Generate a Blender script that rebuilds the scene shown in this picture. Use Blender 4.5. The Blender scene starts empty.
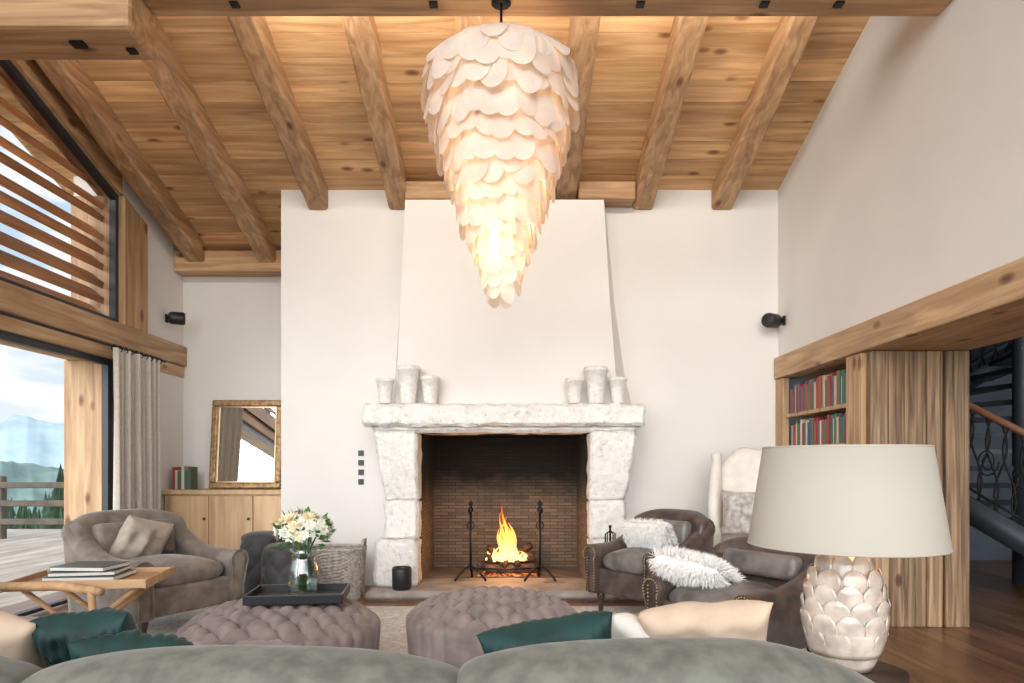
import bpy, bmesh, math, random
from mathutils import Vector, Matrix, noise, Euler
random.seed(7)
pi=math.pi
C=bpy.context.scene.collection

# ---------------------------------------------------------------- materials
def newmat(name):
    m=bpy.data.materials.new(name); m.use_nodes=True
    nt=m.node_tree; b=nt.nodes['Principled BSDF']
    return m,nt,b
def N(nt,t,**k):
    n=nt.nodes.new(t)
    for a,v in k.items():
        if a in n.inputs: n.inputs[a].default_value=v
        else: setattr(n,a,v)
    return n
def ramp(nt,stops):
    r=nt.nodes.new('ShaderNodeValToRGB'); e=r.color_ramp.elements
    while len(e)<len(stops): e.new(.5)
    for i,(p,c) in enumerate(stops):
        e[i].position=p; e[i].color=(c[0],c[1],c[2],1)
    return r
def objco(nt,scale=(1,1,1),rnd=False):
    tc=nt.nodes.new('ShaderNodeTexCoord')
    src=tc.outputs['Object']
    if rnd:
        at=nt.nodes.new('ShaderNodeAttribute'); at.attribute_name='rnd'
        ma=N(nt,'ShaderNodeVectorMath',operation='SCALE'); ma.inputs['Scale'].default_value=37.0
        cb=nt.nodes.new('ShaderNodeCombineXYZ')
        for i in range(3): nt.links.new(at.outputs['Fac'],cb.inputs[i])
        nt.links.new(cb.outputs[0],ma.inputs[0])
        ad=N(nt,'ShaderNodeVectorMath',operation='ADD')
        nt.links.new(src,ad.inputs[0]); nt.links.new(ma.outputs[0],ad.inputs[1]); src=ad.outputs[0]
    mp=nt.nodes.new('ShaderNodeMapping'); mp.inputs['Scale'].default_value=scale
    nt.links.new(src,mp.inputs['Vector'])
    return mp.outputs[0],src
def bump(nt,b,h,strength=.3,dist=.01):
    bp=nt.nodes.new('ShaderNodeBump'); bp.inputs['Strength'].default_value=strength; bp.inputs['Distance'].default_value=dist
    nt.links.new(h,bp.inputs['Height']); nt.links.new(bp.outputs[0],b.inputs['Normal'])
def plain(name,c,rough=.6,metal=0,sheen=0,nscale=0,namp=.15,bumpd=0,spec=None,sr=.4):
    m,nt,b=newmat(name)
    b.inputs['Base Color'].default_value=(*c,1); b.inputs['Roughness'].default_value=rough; b.inputs['Metallic'].default_value=metal
    if sheen:
        b.inputs['Sheen Weight'].default_value=sheen; b.inputs['Sheen Roughness'].default_value=sr
        b.inputs['Sheen Tint'].default_value=(1,.96,.9,1)
    if nscale:
        co,_=objco(nt)
        no=N(nt,'ShaderNodeTexNoise'); no.inputs['Scale'].default_value=nscale; no.inputs['Detail'].default_value=5
        nt.links.new(co,no.inputs['Vector'])
        r=ramp(nt,[(.36,[x*(1-namp) for x in c]),(.64,[min(1,x*(1+namp)) for x in c])])
        nt.links.new(no.outputs['Fac'],r.inputs[0]); nt.links.new(r.outputs[0],b.inputs['Base Color'])
        if bumpd: bump(nt,b,no.outputs['Fac'],.5,bumpd)
    if spec is not None: b.inputs['Specular IOR Level'].default_value=spec
    return m
def wood(name,dark,light,axis='x',rough=.6,knots=True,fine=10,rnd=True,contrast=1,bd=.004,kd=1.0,kt=.17):
    m,nt,b=newmat(name)
    s={'x':(.7,fine,fine),'y':(fine,.7,fine),'z':(fine,fine,.7)}[axis]
    co,src=objco(nt,s,rnd)
    no=N(nt,'ShaderNodeTexNoise'); no.inputs['Scale'].default_value=1.6; no.inputs['Detail'].default_value=7; no.inputs['Distortion'].default_value=.9
    nt.links.new(co,no.inputs['Vector'])
    mid=[(a+c)/2 for a,c in zip(dark,light)]
    r=ramp(nt,[(.32,dark),(.5,mid),(.66,light)])
    nt.links.new(no.outputs['Fac'],r.inputs[0])
    n2=N(nt,'ShaderNodeTexNoise'); n2.inputs['Scale'].default_value=1.1; n2.inputs['Detail'].default_value=2
    nt.links.new(src,n2.inputs['Vector'])
    r2=ramp(nt,[(.3,(.78,.76,.74)),(.7,(1.1,1.1,1.1))]); nt.links.new(n2.outputs['Fac'],r2.inputs[0])
    mx=N(nt,'ShaderNodeMix',data_type='RGBA',blend_type='MULTIPLY'); mx.inputs[0].default_value=1
    nt.links.new(r.outputs[0],mx.inputs[6]); nt.links.new(r2.outputs[0],mx.inputs[7]); out=mx.outputs[2]
    if knots:
        s2={'x':(2.2*kd,4.6*kd,4.6*kd),'y':(4.6*kd,2.2*kd,4.6*kd),'z':(4.6*kd,4.6*kd,2.2*kd)}[axis]
        mp=nt.nodes.new('ShaderNodeMapping'); mp.inputs['Scale'].default_value=s2; nt.links.new(src,mp.inputs[0])
        v=N(nt,'ShaderNodeTexVoronoi'); v.inputs['Scale'].default_value=1.0
        nt.links.new(mp.outputs[0],v.inputs['Vector'])
        rk=ramp(nt,[(.06,(.22,.12,.07)),(.11,(.55,.42,.33)),(kt,(1,1,1))]); nt.links.new(v.outputs['Distance'],rk.inputs[0])
        m3=N(nt,'ShaderNodeMix',data_type='RGBA',blend_type='MULTIPLY'); m3.inputs[0].default_value=.85
        nt.links.new(out,m3.inputs[6]); nt.links.new(rk.outputs[0],m3.inputs[7]); out=m3.outputs[2]
    if rnd:
        at=nt.nodes.new('ShaderNodeAttribute'); at.attribute_name='rnd'
        r4=ramp(nt,[(0,(.80,.77,.74)),(1,(1.1,1.09,1.08))]); nt.links.new(at.outputs['Fac'],r4.inputs[0])
        m4=N(nt,'ShaderNodeMix',data_type='RGBA',blend_type='MULTIPLY'); m4.inputs[0].default_value=1
        nt.links.new(out,m4.inputs[6]); nt.links.new(r4.outputs[0],m4.inputs[7]); out=m4.outputs[2]
    nt.links.new(out,b.inputs['Base Color']); b.inputs['Roughness'].default_value=rough
    bump(nt,b,no.outputs['Fac'],.6,bd)
    return m

M={}
M['ceil']=wood('ceiling_larch',(.50,.27,.11),(.80,.52,.27),'x')
M['raft']=wood('rafter_wood',(.33,.18,.085),(.61,.39,.215),'y')
M['beamx']=wood('beam_wood_x',(.34,.185,.085),(.60,.38,.20),'x')
M['beamy']=wood('beam_wood_y',(.42,.255,.13),(.70,.48,.28),'y')
M['beamz']=wood('post_wood',(.38,.225,.115),(.66,.44,.25),'z')
M['barn']=wood('barn_wood',(.12,.068,.036),(.47,.31,.18),'z',fine=20,bd=.012,kt=.13)
M['oak']=wood('oak_cabinet',(.58,.38,.21),(.76,.55,.34),'z',knots=False,fine=8)
M['table']=wood('teak_frame',(.42,.23,.11),(.60,.38,.20),'x',knots=False,rnd=False)
M['slat']=wood('larch_slat',(.32,.13,.05),(.60,.29,.12),'y',knots=False)
M['floor']=wood('floor_oak',(.13,.06,.028),(.27,.135,.07),'y',rough=.3,knots=False,fine=9,bd=.001)
M['deck']=wood('deck_wood',(.42,.36,.29),(.66,.58,.49),'y',knots=False)
M['leg']=plain('dark_leg',(.05,.03,.02),.4)
M['plaster']=plain('plaster',(.755,.725,.685),.9,nscale=1.3,namp=.025)
def stone():
    m,nt,b=newmat('travertine')
    co,_=objco(nt)
    no=N(nt,'ShaderNodeTexNoise'); no.inputs['Scale'].default_value=20; no.inputs['Detail'].default_value=8; no.inputs['Roughness'].default_value=.6
    nt.links.new(co,no.inputs['Vector'])
    r=ramp(nt,[(.28,(.52,.46,.39)),(.38,(.77,.73,.67)),(.58,(.86,.84,.80))]); nt.links.new(no.outputs['Fac'],r.inputs[0])
    nt.links.new(r.outputs[0],b.inputs['Base Color']); b.inputs['Roughness'].default_value=.85
    bump(nt,b,no.outputs['Fac'],.9,.028)
    return m
M['stone']=stone()
M['hearth']=plain('hearth_stone',(.36,.31,.27),.7,nscale=5,namp=.25,bumpd=.01)
def brick():
    m,nt,b=newmat('fire_brick')
    tc=nt.nodes.new('ShaderNodeTexCoord'); sp=nt.nodes.new('ShaderNodeSeparateXYZ'); nt.links.new(tc.outputs['Object'],sp.inputs[0])
    ad=N(nt,'ShaderNodeMath',operation='ADD'); nt.links.new(sp.outputs[0],ad.inputs[0]); nt.links.new(sp.outputs[1],ad.inputs[1])
    cb=nt.nodes.new('ShaderNodeCombineXYZ'); nt.links.new(ad.outputs[0],cb.inputs[0]); nt.links.new(sp.outputs[2],cb.inputs[1])
    br=nt.nodes.new('ShaderNodeTexBrick'); br.inputs['Scale'].default_value=1
    br.inputs['Brick Width'].default_value=.16; br.inputs['Row Height'].default_value=.036; br.inputs['Mortar Size'].default_value=.004
    br.inputs['Color1'].default_value=(.20,.14,.095,1); br.inputs['Color2'].default_value=(.115,.085,.06,1); br.inputs['Mortar'].default_value=(.06,.045,.035,1)
    nt.links.new(cb.outputs[0],br.inputs['Vector'])
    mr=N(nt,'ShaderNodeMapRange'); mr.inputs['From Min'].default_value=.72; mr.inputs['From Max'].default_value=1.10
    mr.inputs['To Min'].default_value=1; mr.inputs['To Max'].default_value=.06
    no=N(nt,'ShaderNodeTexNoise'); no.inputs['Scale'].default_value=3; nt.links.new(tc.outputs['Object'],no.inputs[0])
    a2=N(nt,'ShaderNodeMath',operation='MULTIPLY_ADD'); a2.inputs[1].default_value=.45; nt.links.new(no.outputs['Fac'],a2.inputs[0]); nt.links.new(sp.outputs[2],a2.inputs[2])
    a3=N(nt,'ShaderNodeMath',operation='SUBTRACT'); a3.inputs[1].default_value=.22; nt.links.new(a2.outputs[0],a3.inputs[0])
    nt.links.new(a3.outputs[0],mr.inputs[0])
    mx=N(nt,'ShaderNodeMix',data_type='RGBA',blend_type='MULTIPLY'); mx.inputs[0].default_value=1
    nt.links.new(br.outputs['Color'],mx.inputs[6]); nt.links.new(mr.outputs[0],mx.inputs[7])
    nt.links.new(mx.outputs[2],b.inputs['Base Color']); b.inputs['Roughness'].default_value=.9
    bump(nt,b,br.outputs['Fac'],-.6,.01)
    return m
M['brick']=brick()
M['iron']=plain('black_iron',(.012,.012,.013),.5,.6)
M['black']=plain('black_plastic',(.015,.015,.017),.4)
M['sofa']=plain('sofa_velvet',(.125,.125,.102),.85,sheen=.22,nscale=22,namp=.24)
M['chairL']=plain('taupe_velvet',(.200,.165,.137),.85,sheen=.3,nscale=9,namp=.28)
M['ott']=plain('mauve_velvet',(.225,.172,.160),.75,sheen=.22,nscale=8,namp=.22)
M['leather']=plain('brown_leather',(.085,.060,.050),.36,nscale=10,namp=.35,bumpd=.002)
M['leatherL']=plain('grey_leather',(.165,.145,.135),.32,nscale=8,namp=.35,bumpd=.002)
M['nail']=plain('brass_nail',(.55,.42,.25),.35,1)
M['cream']=plain('cream_fabric',(.72,.67,.60),.9,sheen=.2,nscale=12,namp=.06)
M['silver']=plain('silver_fabric',(.42,.38,.34),.5,sheen=.4,nscale=20,namp=.3)
M['beige']=plain('beige_linen',(.42,.35,.28),.9,sheen=.2,nscale=25,namp=.08)
M['peach']=plain('tan_linen',(.60,.45,.33),.85,nscale=12,namp=.08)
M['teal']=plain('teal_velvet',(.004,.034,.030),.7,sheen=.10,nscale=8,namp=.4)
M['fur']=plain('white_fur',(.90,.88,.85),.9)
M['darkt']=plain('charcoal_velvet',(.045,.043,.044),.7,sheen=.25)
M['ceramic']=plain('crackle_ceramic',(.78,.75,.69),.35,nscale=30,namp=.10)
M['shade']=plain('lamp_shade_linen',(.40,.365,.305),.9,nscale=3,namp=.03)
M['gold']=plain('gilt',(.33,.20,.09),.45,.5,nscale=25,namp=.4,bumpd=.004)
M['mirror']=plain('mirror_glass',(.9,.9,.88),.02,1)
M['wicker']=plain('wicker',(.40,.355,.31),.8,nscale=30,namp=.3)
M['log']=plain('log_bark',(.09,.05,.03),.9,nscale=18,namp=.5,bumpd=.01)
M['blackframe']=plain('window_frame',(.02,.025,.03),.4)
M['hallwall']=plain('hall_wall',(.075,.088,.115),.8,nscale=2,namp=.2)
M['stair']=plain('stair_dark',(.03,.036,.046),.5)
M['handrail']=plain('handrail_wood',(.26,.11,.05),.4)
M['leaf']=plain('leaf_green',(.07,.16,.04),.6)
M['petal']=plain('flower_white',(.88,.87,.76),.7)
M['petalc']=plain('flower_cream',(.84,.72,.48),.7)
M['pine']=plain('pine_needles',(.025,.06,.03),.9,nscale=3,namp=.4)
M['meadow']=plain('meadow',(.12,.17,.07),.95,nscale=.5,namp=.4)
M['fence']=plain('fence_wood',(.10,.085,.065),.9,nscale=4,namp=.3)
M['mtn']=plain('mountain_far',(.33,.42,.46),1,nscale=.03,namp=.14)  # bluish distance haze is put into the base colour
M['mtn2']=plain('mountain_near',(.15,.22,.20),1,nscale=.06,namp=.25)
M['wax']=plain('candle_wax',(.85,.8,.7),.5)
M['brasskn']=plain('knob',(.1,.08,.06),.4,.8)
M['curtain']=plain('curtain_linen',(.58,.53,.46),.95,nscale=30,namp=.05)
def rugmat():
    m,nt,b=newmat('rug_wool')
    co,_=objco(nt)
    v=N(nt,'ShaderNodeTexNoise'); v.inputs['Scale'].default_value=5; v.inputs['Detail'].default_value=4; v.inputs['Distortion'].default_value=2
    nt.links.new(co,v.inputs['Vector'])
    r=ramp(nt,[(.42,(.66,.63,.59)),(.5,(.50,.475,.445)),(.56,(.70,.67,.63))]); nt.links.new(v.outputs['Fac'],r.inputs[0])
    nt.links.new(r.outputs[0],b.inputs['Base Color']); b.inputs['Roughness'].default_value=1
    return m
M['rug']=rugmat()
def glassmat(name,t=.93,tint=(1,1,1)):
    m,nt,b=newmat(name); nt.nodes.remove(b)
    tr=nt.nodes.new('ShaderNodeBsdfTransparent'); tr.inputs[0].default_value=(*tint,1)
    gl=nt.nodes.new('ShaderNodeBsdfGlossy'); gl.inputs['Roughness'].default_value=.03
    mx=nt.nodes.new('ShaderNodeMixShader'); mx.inputs[0].default_value=1-t
    nt.links.new(tr.outputs[0],mx.inputs[1]); nt.links.new(gl.outputs[0],mx.inputs[2])
    nt.links.new(mx.outputs[0],nt.nodes['Material Output'].inputs[0]); return m
M['glass']=glassmat('pane_glass',.97)
M['vglass']=glassmat('vase_glass',.80,(.88,.94,.91))
def petalmat():
    m,nt,b=newmat('alabaster_petal'); nt.nodes.remove(b)
    co,_=objco(nt)
    no=N(nt,'ShaderNodeTexNoise'); no.inputs['Scale'].default_value=9; no.inputs['Detail'].default_value=5; nt.links.new(co,no.inputs[0])
    r=ramp(nt,[(.3,(.76,.70,.64)),(.7,(.90,.87,.83))]); nt.links.new(no.outputs['Fac'],r.inputs[0])
    d=nt.nodes.new('ShaderNodeBsdfDiffuse'); t=nt.nodes.new('ShaderNodeBsdfTranslucent')
    nt.links.new(r.outputs[0],d.inputs[0]); t.inputs[0].default_value=(.96,.82,.67,1)
    mx=nt.nodes.new('ShaderNodeMixShader'); mx.inputs[0].default_value=.45
    nt.links.new(d.outputs[0],mx.inputs[1]); nt.links.new(t.outputs[0],mx.inputs[2])
    nt.links.new(mx.outputs[0],nt.nodes['Material Output'].inputs[0]); return m
M['alab']=petalmat()
def flamemat():
    m,nt,b=newmat('flame'); nt.nodes.remove(b)
    tc=nt.nodes.new('ShaderNodeTexCoord'); sp=nt.nodes.new('ShaderNodeSeparateXYZ'); nt.links.new(tc.outputs['Object'],sp.inputs[0])
    mr=N(nt,'ShaderNodeMapRange'); mr.inputs['From Min'].default_value=0; mr.inputs['From Max'].default_value=.50; nt.links.new(sp.outputs[2],mr.inputs[0])
    r=ramp(nt,[(0,(1,.58,.20)),(.45,(1,.38,.07)),(1,(1,.15,.01))]); nt.links.new(mr.outputs[0],r.inputs[0])
    lw=nt.nodes.new('ShaderNodeLayerWeight'); lw.inputs[0].default_value=.5
    mp=nt.nodes.new('ShaderNodeMapping'); mp.inputs['Scale'].default_value=(26,26,8); nt.links.new(tc.outputs['Object'],mp.inputs[0])
    no=N(nt,'ShaderNodeTexNoise'); no.inputs['Scale'].default_value=1; no.inputs['Detail'].default_value=3; no.inputs['Distortion'].default_value=1; nt.links.new(mp.outputs[0],no.inputs[0])
    mm=N(nt,'ShaderNodeMapRange'); mm.inputs['From Min'].default_value=.35; mm.inputs['From Max'].default_value=.65; nt.links.new(no.outputs['Fac'],mm.inputs[0])
    mxx=N(nt,'ShaderNodeMath',operation='MULTIPLY_ADD'); mxx.use_clamp=True; mxx.inputs[1].default_value=.55
    nt.links.new(mm.outputs[0],mxx.inputs[0]); nt.links.new(lw.outputs['Facing'],mxx.inputs[2])
    e=nt.nodes.new('ShaderNodeEmission'); e.inputs[1].default_value=3.2; nt.links.new(r.outputs[0],e.inputs[0])
    tr=nt.nodes.new('ShaderNodeBsdfTransparent'); mx=nt.nodes.new('ShaderNodeMixShader')
    nt.links.new(mxx.outputs[0],mx.inputs[0]); nt.links.new(e.outputs[0],mx.inputs[1]); nt.links.new(tr.outputs[0],mx.inputs[2])
    nt.links.new(mx.outputs[0],nt.nodes['Material Output'].inputs[0]); return m
M['flame']=flamemat()
def embermat():
    m,nt,b=newmat('embers')
    co,_=objco(nt); no=N(nt,'ShaderNodeTexNoise'); no.inputs['Scale'].default_value=30; nt.links.new(co,no.inputs[0])
    r=ramp(nt,[(.48,(.02,.01,.01)),(.62,(1,.20,.02)),(.78,(1,.5,.12))]); nt.links.new(no.outputs['Fac'],r.inputs[0])
    b.inputs['Base Color'].default_value=(.03,.02,.02,1); nt.links.new(r.outputs[0],b.inputs['Emission Color']); b.inputs['Emission Strength'].default_value=1.5; return m
M['ember']=embermat()
def bookmat():
    m,nt,b=newmat('book_covers')
    at=nt.nodes.new('ShaderNodeAttribute'); at.attribute_name='rnd'
    r=ramp(nt,[(0,(.28,.03,.025)),(.15,(.10,.12,.07)),(.3,(.35,.05,.04)),(.45,(.05,.13,.10)),(.6,(.22,.04,.03)),(.72,(.5,.38,.2)),(.82,(.06,.08,.14)),(.92,(.55,.5,.42))])
    r.color_ramp.interpolation='CONSTANT'
    nt.links.new(at.outputs['Fac'],r.inputs[0]); nt.links.new(r.outputs[0],b.inputs['Base Color']); b.inputs['Roughness'].default_value=.5
    return m
M['books']=bookmat()

# ---------------------------------------------------------------- geometry helpers
def mk(name,verts,faces,mat,smooth=False,parent=None,rnds=None,loc=None,rot=None):
    me=bpy.data.meshes.new(name); me.from_pydata([tuple(v) for v in verts],[],faces); me.update()
    if isinstance(mat,list):
        for mm in mat: me.materials.append(mm)
    else: me.materials.append(mat)
    if smooth: me.polygons.foreach_set('use_smooth',[True]*len(me.polygons))
    if rnds is not None:
        a=me.attributes.new('rnd','FLOAT','POINT'); a.data.foreach_set('value',rnds)
    bm=bmesh.new(); bm.from_mesh(me); bmesh.ops.recalc_face_normals(bm,faces=bm.faces); bm.to_mesh(me); bm.free()
    o=bpy.data.objects.new(name,me); C.objects.link(o)
    if parent: o.parent=parent
    if loc: o.location=loc
    if rot: o.rotation_euler=rot
    return o
def empty(name,loc=(0,0,0),rz=0,rot=None,s=1):
    e=bpy.data.objects.new(name,None); e.empty_display_size=.1; C.objects.link(e)
    e.location=loc; e.rotation_euler=rot if rot else (0,0,rz); e.scale=(s,s,s); return e
def bev(o,w,seg=2):
    m=o.modifiers.new('bevel','BEVEL'); m.width=w; m.segments=seg; m.limit_method='ANGLE'; return o
BF=[(0,1,2,3),(7,6,5,4),(0,4,5,1),(1,5,6,2),(2,6,7,3),(3,7,4,0)]
def prisms(name,ps,mat,parent=None,bevel=0,smooth=False):
    v=[];f=[];r=[]
    for p in ps:
        b=len(v); v+=p; q=random.random(); r+=[q]*8
        f+=[tuple(b+i for i in t) for t in BF]
    o=mk(name,v,f,mat,smooth,parent,r)
    if bevel: bev(o,bevel)
    return o
def B(x0,x1,y0,y1,z0,z1):
    return [(x0,y0,z0),(x1,y0,z0),(x1,y1,z0),(x0,y1,z0),(x0,y0,z1),(x1,y0,z1),(x1,y1,z1),(x0,y1,z1)]
def boxes(name,bs,mat,parent=None,bevel=0): return prisms(name,[B(*b) for b in bs],mat,parent,bevel)
def rbox(name,c,s,mat,r=.04,parent=None,rot=None,seg=4,puff=0):
    hx,hy,hz=[k/2 for k in s]
    o=mk(name,B(-hx,hx,-hy,hy,-hz,hz),BF,mat,True,parent,None,c,rot)
    if puff:
        bm=bmesh.new(); bm.from_mesh(o.data)
        bmesh.ops.subdivide_edges(bm,edges=bm.edges,cuts=7,use_grid_fill=True)
        for v in bm.verts:
            x,y,z=v.co.x/hx,v.co.y/hy,v.co.z/hz
            nx=x*math.sqrt(max(0,1-y*y*.10-z*z*.18)); ny=y*math.sqrt(max(0,1-x*x*.10-z*z*.18)); nz=z*math.sqrt(max(0,1-x**4*.3-y**4*.3))
            v.co=Vector((nx*hx,ny*hy,nz*hz+(puff*(1-x*x)*(1-y*y) if z>0 else 0)))
        bm.to_mesh(o.data); bm.free()
        for p in o.data.polygons: p.use_smooth=True
        m=o.modifiers.new('s','SUBSURF'); m.levels=m.render_levels=1
    else:
        m=o.modifiers.new('bevel','BEVEL'); m.width=r; m.segments=seg
        w=o.modifiers.new('wn','WEIGHTED_NORMAL')
    return o
def lathe(name,prof,mat,loc=(0,0,0),seg=32,parent=None,sx=1,sy=1,rot=None):
    v=[];f=[]
    for (r,z) in prof:
        for i in range(seg):
            a=2*pi*i/seg; v.append((r*math.cos(a)*sx,r*math.sin(a)*sy,z))
    for j in range(len(prof)-1):
        for i in range(seg):
            k=(i+1)%seg; f.append((j*seg+i,j*seg+k,(j+1)*seg+k,(j+1)*seg+i))
    return mk(name,v,f,mat,True,parent,None,loc,rot)
def loft(name,secs,mat,parent=None,smooth=True,loc=None,rot=None,cap=True,sub=0):
    n=len(secs[0]); v=[];f=[]
    for s in secs: v+=[tuple(p) for p in s]
    for j in range(len(secs)-1):
        for i in range(n):
            k=(i+1)%n; f.append((j*n+i,j*n+k,(j+1)*n+k,(j+1)*n+i))
    if cap:
        f.append(tuple(range(n))); f.append(tuple((len(secs)-1)*n+i for i in range(n)))
    o=mk(name,v,f,mat,smooth,parent,None,loc,rot)
    if sub:
        m=o.modifiers.new('s','SUBSURF'); m.levels=m.render_levels=sub
    return o
def capsecs(secs,d,axis):
    def cen(s):
        return Vector([sum(p[i] for p in s)/len(s) for i in range(3)])
    def sc(s,k,off):
        c=cen(s); out=[]
        for p in s:
            q=c+(Vector(p)-c)*k; q[axis]+=off; out.append(tuple(q))
        return out
    sg=1 if secs[-1][0][axis]>secs[0][0][axis] else -1
    a=[sc(secs[0],.5,-d*sg),sc(secs[0],.86,-d*.8*sg)]
    b=[sc(secs[-1],.86,d*.8*sg),sc(secs[-1],.5,d*sg)]
    return a+secs+b
def tube(name,pts,r,mat,parent=None,seg=8,closed=False):
    P=[Vector(p) for p in pts]; n=len(P); v=[];f=[]
    rr=r if isinstance(r,list) else [r]*n
    up=None
    for i,p in enumerate(P):
        if closed: t=(P[(i+1)%n]-P[i-1]).normalized()
        else: t=(P[min(i+1,n-1)]-P[max(i-1,0)]).normalized()
        if up is None:
            up=Vector((0,0,1)) if abs(t.z)<.9 else Vector((1,0,0))
        s=t.cross(up).normalized(); u=s.cross(t).normalized(); up=u
        for k in range(seg):
            a=2*pi*k/seg; v.append(p+s*(rr[i]*math.cos(a))+u*(rr[i]*math.sin(a)))
    m=n if closed else n-1
    for j in range(m):
        for k in range(seg):
            l=(k+1)%seg; j2=(j+1)%n
            f.append((j*seg+k,j*seg+l,j2*seg+l,j2*seg+k))
    if not closed:
        f.append(tuple(range(seg))); f.append(tuple((n-1)*seg+k for k in range(seg)))
    return mk(name,v,f,mat,True,parent)
def multi(name,parts,mat,parent=None,smooth=True,rnds=None,loc=None,rot=None):
    v=[];f=[];mi=[]
    for p in parts:
        b=len(v); v+=p[0]; f+=[tuple(b+i for i in t) for t in p[1]]
        mi+=[p[2] if len(p)>2 else 0]*len(p[1])
    me_o=mk(name,v,f,mat,smooth,parent,None,loc,rot)
    if isinstance(mat,list): me_o.data.polygons.foreach_set('material_index',mi)
    return me_o
def sphere_part(c,r,mi=0,n=6,sq=(1,1,1)):
    v=[];f=[]
    for j in range(n+1):
        t=pi*j/n
        for i in range(2*n):
            a=pi*i/n; v.append((c[0]+r*sq[0]*math.sin(t)*math.cos(a),c[1]+r*sq[1]*math.sin(t)*math.sin(a),c[2]+r*sq[2]*math.cos(t)))
    for j in range(n):
        for i in range(2*n):
            k=(i+1)%(2*n); f.append((j*2*n+i,j*2*n+k,(j+1)*2*n+k,(j+1)*2*n+i))
    return (v,f,mi)
def pillow(name,w,h,t,mat,loc,rot,parent=None,fur=0,ribs=0,sd=0,nf=5200):
    n=26 if not ribs else 60; v=[];f=[]
    rnd=random.Random(sd+int(w*1000))
    def th(a,b): return t/2*(max(0,(1-a**4))*max(0,(1-b**4)))**.5
    idx={}
    for side in (1,-1):
        for i in range(n+1):
            for j in range(n+1):
                a=-1+2*i/n; b=-1+2*j/n
                pin=1-.09*(1-abs(a)**2)*abs(b)**6; pin2=1-.09*(1-abs(b)**2)*abs(a)**6
                if side==-1 and (i in(0,n) or j in(0,n)): idx[(side,i,j)]=idx[(1,i,j)]; continue
                y=side*th(a,b)
                y+=.018*noise.noise(Vector((a*2.3+sd,b*2.3,side*2)))*(1-a*a)*(1-b*b)*side*3
                if ribs: y+=side*.008*abs(math.sin(ribs*pi*(a+1)/2))*(1-b**8)
                idx[(side,i,j)]=len(v); v.append((a*w/2*pin2,y,b*h/2*pin))
        for i in range(n):
            for j in range(n):
                f.append((idx[(side,i,j)],idx[(side,i+1,j)],idx[(side,i+1,j+1)],idx[(side,i,j+1)]))
    if fur:
        L=fur
        for _ in range(nf):
            a=rnd.uniform(-1,1); b=rnd.uniform(-1,1); s=rnd.choice((1,-1))
            y=s*th(a,b); p=Vector((a*w/2,y,b*h/2))
            nrm=Vector((a**3*1.2,s*1.0,b**3*1.2)).normalized()
            d=(nrm+Vector((rnd.uniform(-.6,.6),rnd.uniform(-.5,.5),rnd.uniform(-.7,.3)))).normalized()
            sd2=d.cross(Vector((rnd.random(),rnd.random(),rnd.random()))).normalized()*.003
            l=L*rnd.uniform(.5,1.1); q=p+d*l*.55; e=p+d*l+Vector((0,0,-.25*l))
            k=len(v); v+=[p-sd2,p+sd2,q+sd2*.8,q-sd2*.8,e]; f+=[(k,k+1,k+2,k+3),(k+3,k+2,k+4)]
    o=mk(name,v,f,mat,True,parent,None,loc,rot)
    return o

# ---------------------------------------------------------------- room shell
def cz(y): return 3.94+.329*(6.8-y)
XL,XR,YB,YR=-3.78,2.65,6.8,7.85
ps=[]
y=-2.0
while y<8.0:
    y2=y+.205; g=.003
    for xa,xb in ((-4.45,-3.53),(-3.53,-1.93),(-1.93,.53),(.53,2.09),(2.09,2.66)):
        ps.append([(xa+.001,y+g,cz(y+g)),(xb-.001,y+g,cz(y+g)),(xb-.001,y2-g,cz(y2-g)),(xa+.001,y2-g,cz(y2-g)),
                   (xa+.001,y+g,cz(y+g)+.03),(xb-.001,y+g,cz(y+g)+.03),(xb-.001,y2-g,cz(y2-g)+.03),(xa+.001,y2-g,cz(y2-g)+.03)])
    y=y2
ps.append([(-4.5,-2,cz(-2)+.031),(3.5,-2,cz(-2)+.031),(3.5,8.2,cz(8.2)+.031),(-4.5,8.2,cz(8.2)+.031),
           (-4.5,-2,cz(-2)+.2),(3.5,-2,cz(-2)+.2),(3.5,8.2,cz(8.2)+.2),(-4.5,8.2,cz(8.2)+.2)])
prisms('ceiling',ps,M['ceil'])
k=0
for xr in (-3.53,-2.73,-1.93,-1.12,-.31,.53,1.30,2.09):
    k+=1
    ye=7.84 if xr<-2.4 else 6.79
    w=.10
    secs=[]
    n=60
    for i in range(n+1):
        yy=-2+(ye+2)*i/n
        j1=.010*noise.noise(Vector((xr*5,yy*2.3,0))); j2=.010*noise.noise(Vector((xr*5+9,yy*2.3,3)))
        z0=cz(yy)-.205+j2; z1=cz(yy)
        secs.append([(xr-w+j1,yy,z0+.02),(xr-w+.02+j1,yy,z0),(xr+w-.02+j2,yy,z0),(xr+w+j2,yy,z0+.02),(xr+w+j2,yy,z1),(xr-w+j1,yy,z1)])
    o=loft('trim_rafter',secs,M['raft'],smooth=False)
    a=o.data.attributes.new('rnd','FLOAT','POINT'); a.data.foreach_set('value',[(k*.37)%1]*len(o.data.vertices))
boxes('trim_wall_plate',[(-1.03,-.42,6.56,6.799,3.76,3.93),(-.2,.42,6.56,6.799,3.76,3.93),(.64,1.19,6.56,6.799,3.76,3.93)],M['beamx'],bevel=.012)
boxes('trim_recess_beam',[(XL,-2.3,7.62,7.85,3.36,3.60)],M['beamx'],bevel=.015)
tb=empty('tie_beam')
boxes('beam_main',[(-4.2,2.65,4.02,4.25,3.988,4.26)],M['beamx'],tb,bevel=.012)
boxes('beam_lower',[(-4.2,-2.20,3.92,4.27,3.72,3.985)],M['beamx'],tb,bevel=.03)
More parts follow.
